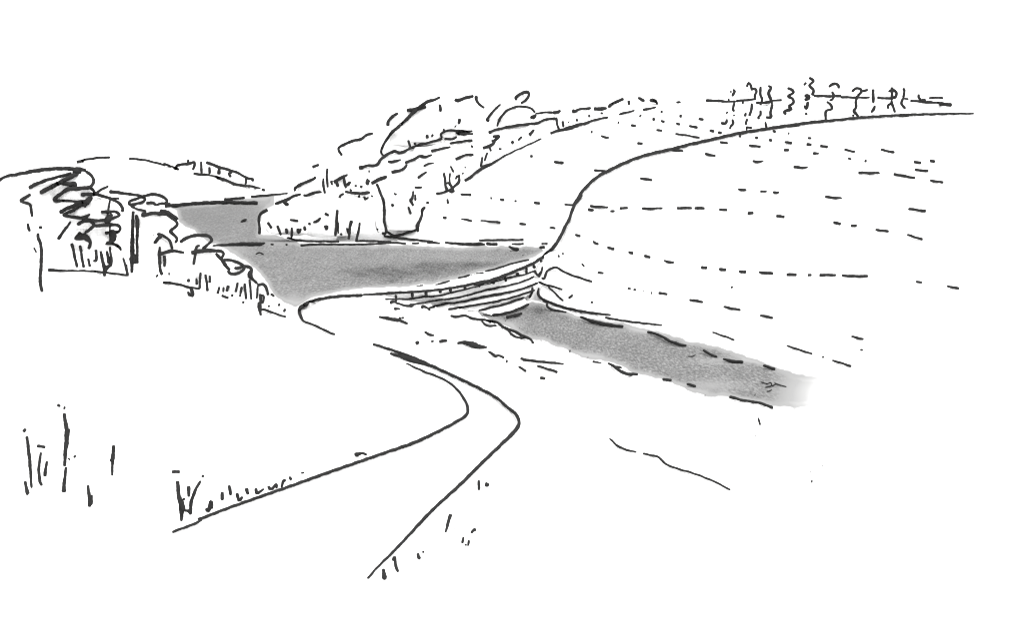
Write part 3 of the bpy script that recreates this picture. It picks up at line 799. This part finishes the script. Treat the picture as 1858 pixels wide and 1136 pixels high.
ridge('straight wavy ridge tree close beside the peaked one', (1378, 217), "H: 820,165,12 815,230,16 830,265,14 828,300,9 ; 820,300,14 818,320,13", "H: 818,360,12 818,400,13 800,418,14 805,435,22")
ridge('bold S shaped ridge tree with a thick bent foot', (1391, 232), "H: 880,158,16 905,175,16 885,220,24 905,280,18 915,310,15", "H: 915,310,15 900,380,18 905,418,18 860,420,18 ; 858,455,9 868,510,13")
ridge('three lobed zigzag ridge tree standing alone with no line through it', (1424, 208), "H: 1038,178,18 1075,190,17 1090,215,16 1045,245,16 1080,265,17 1090,295,16 1045,330,18", "H: 1045,330,18 1070,350,24 1010,375,17 1030,395,15")
ridge('tallest ridge tree with a dark knot where the skyline crosses it', (1462, 210), "I: 310,90,17 345,120,15 315,155,17 345,195,17 335,240,22 ; 288,130,9 265,155,12 ; 270,240,16 300,248,36 300,266,30 272,275,18", "I: 300,290,22 285,350,17 270,320,12 ; 290,380,16 282,400,24")
ridge('ridge tree with a detached cap arc above a curled trunk', (1498, 217), "I: 470,170,14 500,148,18 535,145,19 552,160,18 552,182,13 ; 495,208,9 515,240,16 500,272,13 475,282,9", "I: 455,290,11 490,320,16 495,350,14 450,370,16 445,440,13")
ridge('ridge tree shaped like a walking stick with a handle and flag twig', (1556, 212), "I: 660,210,14 700,180,16 735,190,16 738,210,13 710,240,20 ; 740,205,12 775,198,14 795,192,14", "I: 710,240,18 695,290,15 695,340,16 680,365,22 700,395,15 715,415,13 ; 672,395,10 673,415,9")
ridge('plain straight ridge tree broken into two strokes', (1583, 204), "I: 838,188,13 838,250,20 838,305,12", "I: 852,322,11 840,355,18 820,380,12")
ridge('ridge tree with a round loop crown and two legs', (1622, 204), "I: 995,170,16 992,240,18 990,280,14 ; 962,208,15 1000,195,17 1030,215,17 1025,245,17 1000,262,24", "I: 990,280,14 992,300,14 1005,340,14 1017,380,11 ; 985,305,13 960,320,13 962,352,11")
ridge('plain thin ridge tree bent at its foot right of the loop crowned one', (1643, 198), "I: 1085,180,15 1095,195,14 1085,260,13", "I: 1085,260,13 1070,305,14 1105,350,15")
ridge('low leaning shrub at the right end of the ridge skyline', (1678, 186), "J: 303,228,12 305,255,15 325,280,18 ; 325,285,34 365,285,34", None, D=1160)

# ------------------------------------------------------------------ scrub dashes on the slopes
scatter('scrub', 'tiny dark scrub fleck high on the slope left of the hill road', 'scrub', 'flecks of scrub high on the left slope',
 "G: 548,460,18 562,465,18 ; 655,487,17 700,490,13 ; 325,538,18 342,542,16 ; 410,573,10 440,583,14 478,588,9 ; 728,402,16 742,412,20 ; 832,435,20 858,438,20 ; 902,448,16 938,456,15 ; 900,372,18 920,373,18 ; 865,525,13 918,530,11 ; 708,632,18 758,638,11 ; 1035,295,16 1068,295,13 ; 1055,408,22 1080,410,20 ; 1028,468,16 1065,480,17 | H: 115,557,13 200,568,12 318,590,13 ; 305,432,20 350,440,19 ; 230,490,18 300,506,17 ; 395,528,20 438,537,20 ; 463,545,18 500,548,17")
scatter('scrub', 'dark scrub fleck just below the top of the hill road', 'scrub', 'flecks of scrub under the top of the hill road',
 "G: 985,688,14 1040,692,17 1090,698,10 | H: 482,623,16 550,634,11 ; 360,722,20 448,738,13 ; 720,650,16 820,664,16 ; 770,588,18 800,590,17 ; 885,603,18 915,612,20 ; 752,780,14 795,787,18 842,782,9 ; 1015,625,19 1080,632,17 ; 1008,690,20 1055,690,17 ; 1045,550,16 1058,555,14 ; 640,572,16 660,575,20 ; 918,530,16 945,542,14 | I: 295,590,13 330,593,13 ; 285,643,20 332,645,19 ; 400,656,18 465,662,17 ; 340,718,19 390,718,12")
scatter('scrub', 'dark scrub dash on the upper right hillside below the ridge trees', 'scrub', 'scrub dashes on the upper right hillside',
 "I: 600,685,11 690,705,13 ; 630,758,10 660,766,13 ; 765,778,13 785,782,13 ; 900,685,11 1015,710,15 ; 180,828,17 240,835,19 300,833,9 ; 715,876,17 800,880,20 890,880,17 | J: 95,888,18 180,903,18 278,922,13 ; 262,787,19 328,795,17 ; 395,776,20 440,785,17 ; 270,852,15 385,863,17 ; 398,942,17 510,958,15")
scatter('scrub', 'dark scrub dash on the middle slope right of the hill road bend', 'scrub', 'scrub dashes on the middle slope',
 "G: 732,922,13 780,930,17 835,938,15 | H: 630,1012,15 665,1020,18 703,1018,11 ; 815,1030,12 870,1033,9 ; 918,1038,14 945,1042,18 972,1038,9 | I: 440,1075,13 510,1083,18 580,1088,11 | P: 62,177,19 103,176,17 ; 258,195,15 318,202,15")
scatter('scrub', 'scrub dash in the level dashed row starting beside the hill road', 'scrub', 'level dashed row beside the hill road',
 "O: 38,88,13 90,95,18 165,98,11 ; 25,113,17 68,118,15 ; 178,123,12 210,125,12 ; 243,104,15 300,103,13 ; 395,105,11 440,108,16 540,103,7 ; 635,103,15 740,102,13 ; 758,103,15 828,104,15 ; 925,112,13 985,117,11")
scatter('scrub', 'scrub dash on the far right slope in the line falling to the right', 'scrub', 'falling line of scrub on the far right slope',
 "P: 650,240,17 706,250,15 ; 770,262,16 815,263,13 ; 940,290,13 1033,302,13 | Q: 333,325,13 440,358,13 ; 342,147,15 463,163,17")
scatter('scrub', 'scrub dash in the long row that sags then runs level across the lower slope', 'scrub', 'long sagging row across the lower slope',
 "K: 832,388,14 880,402,17 | O: 60,330,10 80,345,14 100,352,11 ; 158,374,13 208,385,15 ; 302,405,15 338,415,17 ; 410,432,17 457,443,15 ; 545,465,10 580,474,15 618,479,12 ; 802,511,19 846,513,17 ; 925,524,17 976,527,17 ; 1062,541,19 1115,542,17 | P: 138,582,12 190,588,18 240,590,13 ; 328,598,17 400,600,17 ; 475,602,14 503,600,14 ; 555,602,17 672,602,13 ; 708,605,13 800,610,16 890,610,17")
scatter('scrub', 'scrub dash in the lowest dotted row above the river bank', 'scrub', 'lowest dotted row above the river bank',
 "O: 90,545,13 135,553,9 ; 297,655,12 322,660,9 ; 338,665,12 360,667,9 ; 405,672,10 410,674,9 ; 458,687,14 468,688,13 ; 510,686,13 572,697,13 ; 722,735,13 770,742,16 818,750,11 ; 958,783,13 1010,794,16 1075,805,9 ; 1008,652,10 1022,643,9 ; 45,751,10 62,750,7 | P: 148,880,13 190,888,17 238,897,13")
scatter('scrub', 'scrub dash scattered low on the far right ground beyond the river end', 'scrub', 'scattered scrub on the far right ground',
 "Q: 393,648,12 437,654,11 ; 606,679,11 690,695,17 | P: 775,1024,11 820,1036,15 860,1043,11 | S: 725,183,8 738,178,9 ; 985,130,7 1008,133,7")
for lab, sp in (('longest thin scrub line above the end of the river', "S: 485,105,10 560,130,12 660,162,9"),
                ('short thick scrub line furthest right above the river end', "S: 797,205,12 928,246,13"),
                ('thin scrub line just above the middle of the river', "R: 955,163,6 1030,188,10 1110,217,8")):
    scatter('scrub', lab, 'scrub', 'thin scrub lines above the river', sp)
scatter('scrub', 'scrub dash on the pale field left of the hill road', 'scrub', 'scrub on the field left of the hill road',
 "E: 745,637,22 745,663,20 ; 938,700,20 975,702,20 1015,705,15 ; 165,965,17 250,970,13 ; 405,997,16 422,998,15 ; 485,1005,13 525,1010,17 ; 605,1018,9 625,1020,9 ; 765,1035,20 818,1037,15 ; 1020,1050,10 1095,1053,13 | G: 25,790,24 105,795,17 ; 352,857,19 400,860,14 470,868,12 | F: 652,518,20 685,522,19 ; 805,532,9 850,540,14 895,548,11 ; 962,546,8 1040,553,12 1128,562,17 | K: 375,300,19 428,303,17 ; 625,332,13 668,335,15")
scatter('stone', 'dark stone at the waterline where the hill road leaves the dam', 'stone', 'stones where the hill road leaves the dam', "K: 540,495,22 585,494,20 ; 560,462,8 605,462,9")
scatter('rock', 'zigzag dark rock edge on the right abutment of the dam', 'rock', None, "K: 555,748,15 580,750,15 605,690,17 672,660,15 730,690,14 800,722,15 880,748,15 975,780,13")
scatter('rock', 'slanting dark rock edge below the zigzag one at the right abutment', 'rock', 'rock edges at the right abutment', "K: 532,778,13 570,797,15 650,818,13 730,842,9 ; 615,822,8 680,885,11 735,937,13 ; 780,915,15 815,885,13")
scatter('stone', 'small dark stone on the slope above the right abutment', 'stone', 'stones above the right abutment', "K: 690,570,20 705,562,16 ; 725,548,11 740,545,11 ; 888,628,10 910,652,11")

# rubble between the dam, the river and the road
scatter('rubble_bank', 'dark bank of rubble with a hooked twig below the left end of the dam', 'rubble', None, "L: 125,612,14 220,630,26 300,645,24 365,672,11")
scatter('stone', 'small dark stone under the left end of the dam steps', 'stone', 'stones under the left end of the dam', "L: 248,545,17 300,550,13 ; 295,612,12 300,640,15 ; 310,625,9 335,620,13")
scatter('rubble_bank', 'thickest dark heap of rubble between the road and the river', 'rubble', None, "L: 770,832,17 830,826,30 900,845,46 960,860,32 1015,866,12")
scatter('stone', 'dark stone left of the thickest rubble heap', 'stone', 'stones left of the thickest rubble heap', "L: 500,738,17 540,758,20 585,770,7 ; 425,836,26 445,826,28 460,824,20 ; 555,817,13 580,816,13 ; 620,818,26 685,810,22")
scatter('stone', 'dark stone in the broken line trailing down from the thickest rubble heap', 'stone', 'broken line of stones below the rubble heap', "N: 120,490,18 180,530,22 200,522,17 250,545,13 ; 262,570,20 280,573,20 ; 370,618,17 410,640,17 432,655,11 ; 542,707,19 590,716,19")
scatter('ground_ledge', 'long tapering dark ledge between the road bend and the river', 'ledge', None, "N: 382,548,20 430,560,20 550,575,17 660,585,15 740,593,7")
scatter('ground_ledge', 'shorter thick dark ledge just below the tapering one', 'ledge', None, "N: 520,610,15 600,633,16 690,662,20")
scatter('stone', 'tiny dark stone on the near bank of the river', 'stone', 'stones on the near river bank', "N: 785,487,17 796,490,17 ; 938,535,8 941,536,8 | S: 262,440,9 266,443,9 | R: 903,598,8 907,600,8 | N: 258,236,9 261,238,9 ; 374,294,9 377,295,9")
scatter('stone', 'tiny dark stone on the empty ground right of the gully', 'stone', 'stones right of the gully', "S: 265,725,9 269,728,9 ; 644,970,9 646,974,9 ; 650,1038,12 662,1038,12 ; 725,928,9 730,929,9 ; 650,945,5 651,947,5")
plant('twig', 'single thin twig upright on the ground below the river end', 'twig', (1379, 774), crown=S("S: 288,600,5 300,650,7"), wob=.1)

# ------------------------------------------------------------------ grasses and saplings by the road
def sprig(name, label, cat, spec, base, group=None, part='stalk'):
    D = ground_depth(*base)
    t = empty(name, at_depth(base[0], base[1], D)); tag(t, label, cat, group)
    for st in S(spec):
        link(part, strokes_mesh(part, [st], D=D + rng.uniform(-.5, .5), wob=.12, grow=1.15), m_ink, t)
    return t
sprig('sapling', 'forked sapling with two thick stalks and floating leaf marks at the road end', 'sapling', "V: 82,405,15 138,403,15 ; 122,465,18 130,560,20 150,650,28 147,740,11 ; 150,605,24 165,665,20 ; 170,583,8 158,600,14 ; 198,500,17 200,540,17 198,575,11 ; 280,465,9 240,540,14 215,620,17 210,700,15 ; 190,685,18 210,665,16 ; 165,672,9 200,670,9 ; 285,433,14 305,435,13", (329, 945))
for sp, bx in (("V: 315,655,14 335,670,18 350,610,20 358,660,17", (380, 928)), ("V: 430,540,17 428,600,15", (403, 912)), ("V: 475,495,15 488,565,13", (419, 902)),
               ("V: 530,550,14 545,600,14 570,575,9", (434, 908)), ("V: 595,515,17 605,548,17 615,545,9", (450, 896)), ("V: 658,515,13 670,550,15 715,520,7", (468, 896)),
               ("V: 745,500,13 765,525,13 800,490,12 803,520,9", (495, 888)), ("V: 835,510,7 850,467,16 868,463,12", (512, 884)), ("V: 888,435,9 905,462,11", (528, 873)), ("V: 980,405,18 983,418,17", (549, 862))):
    sprig('grass_tuft', 'small dark grass tuft in the row along the inner road edge', 'grass tuft', sp, bx, 'grass tufts along the inner road edge', 'blade')
sprig('grass_tuft', 'lone flat grass tuft on the inner road edge away from the row', 'grass tuft', "T: 14,790,18 25,800,20 60,790,11 92,803,7", (652, 830), None, 'blade')
for lab, sp, bx in (('thick wedge shaped grass tuft lowest beside the outer road edge', "U: 197,768,10 205,825,24 220,830,9", (698, 1050)),
                    ('hooked grass tuft beside the outer road edge near its lower end', "U: 258,720,10 268,695,12 280,760,13 292,790,11", (721, 1040)),
                    ('tiny pair of grass blades below the single tall blade', "U: 420,668,12 425,695,15 436,705,11 ; 452,655,8 457,668,8", (760, 1014)),
                    ('single tall grass blade with a rounded tip right of the road', "U: 630,415,17 615,470,15 597,535,7 ; 657,510,8 660,512,8", (809, 968)),
                    ('cluster of short grass blades furthest from the outer road edge', "U: 712,565,8 705,605,10 ; 726,610,6 727,622,6 ; 748,585,8 742,620,8 ; 795,512,16 775,525,13 762,542,9", (848, 991)),
                    ('upright grass blade with a leaf beside it nearest the road bend', "T: 812,965,10 812,1028,13 ; 850,990,26 868,993,22 880,988,9", (868, 890))):
    sprig('grass_tuft', lab, 'grass tuft', sp, bx, 'grass tufts right of the road', 'blade')
sprig('sapling', 'tallest bare sapling with a side shoot and leaf dots on the left foreground', 'sapling', "W: 392,130,12 415,145,9 ; 435,150,13 450,155,13 ; 440,190,14 455,280,20 460,350,24 448,480,17 445,555,11 ; 475,295,8 462,370,17 ; 455,560,9 445,640,14 438,735,22 ; 472,510,13 480,500,9 ; 508,482,13 520,492,15", (116, 895))
sprig('sapling', 'leftmost thin sapling with a short stump beside its foot', 'sapling', "W: 160,320,14 178,295,13 ; 185,348,12 205,520,15 217,705,7 ; 173,655,10 188,735,17 195,745,24", (52, 898))
sprig('sapling', 'curved sapling with a flat leaf dash above it', 'sapling', "W: 253,415,14 312,424,13 ; 283,458,8 268,560,12 275,660,13 290,687,9 ; 322,520,8 308,625,17", (78, 881))
sprig('sapling', 'short forked sapling lowest on the left foreground', 'sapling', "W: 605,685,10 612,750,15 618,835,15 ; 632,750,8 625,820,15", (163, 920))
sprig('sapling', 'lone sapling with a barbed left side right of the others', 'sapling', "W: 780,410,13 775,500,20 755,520,15 ; 775,500,14 770,620,7", (203, 864))

for job in QUEUE:
    job()
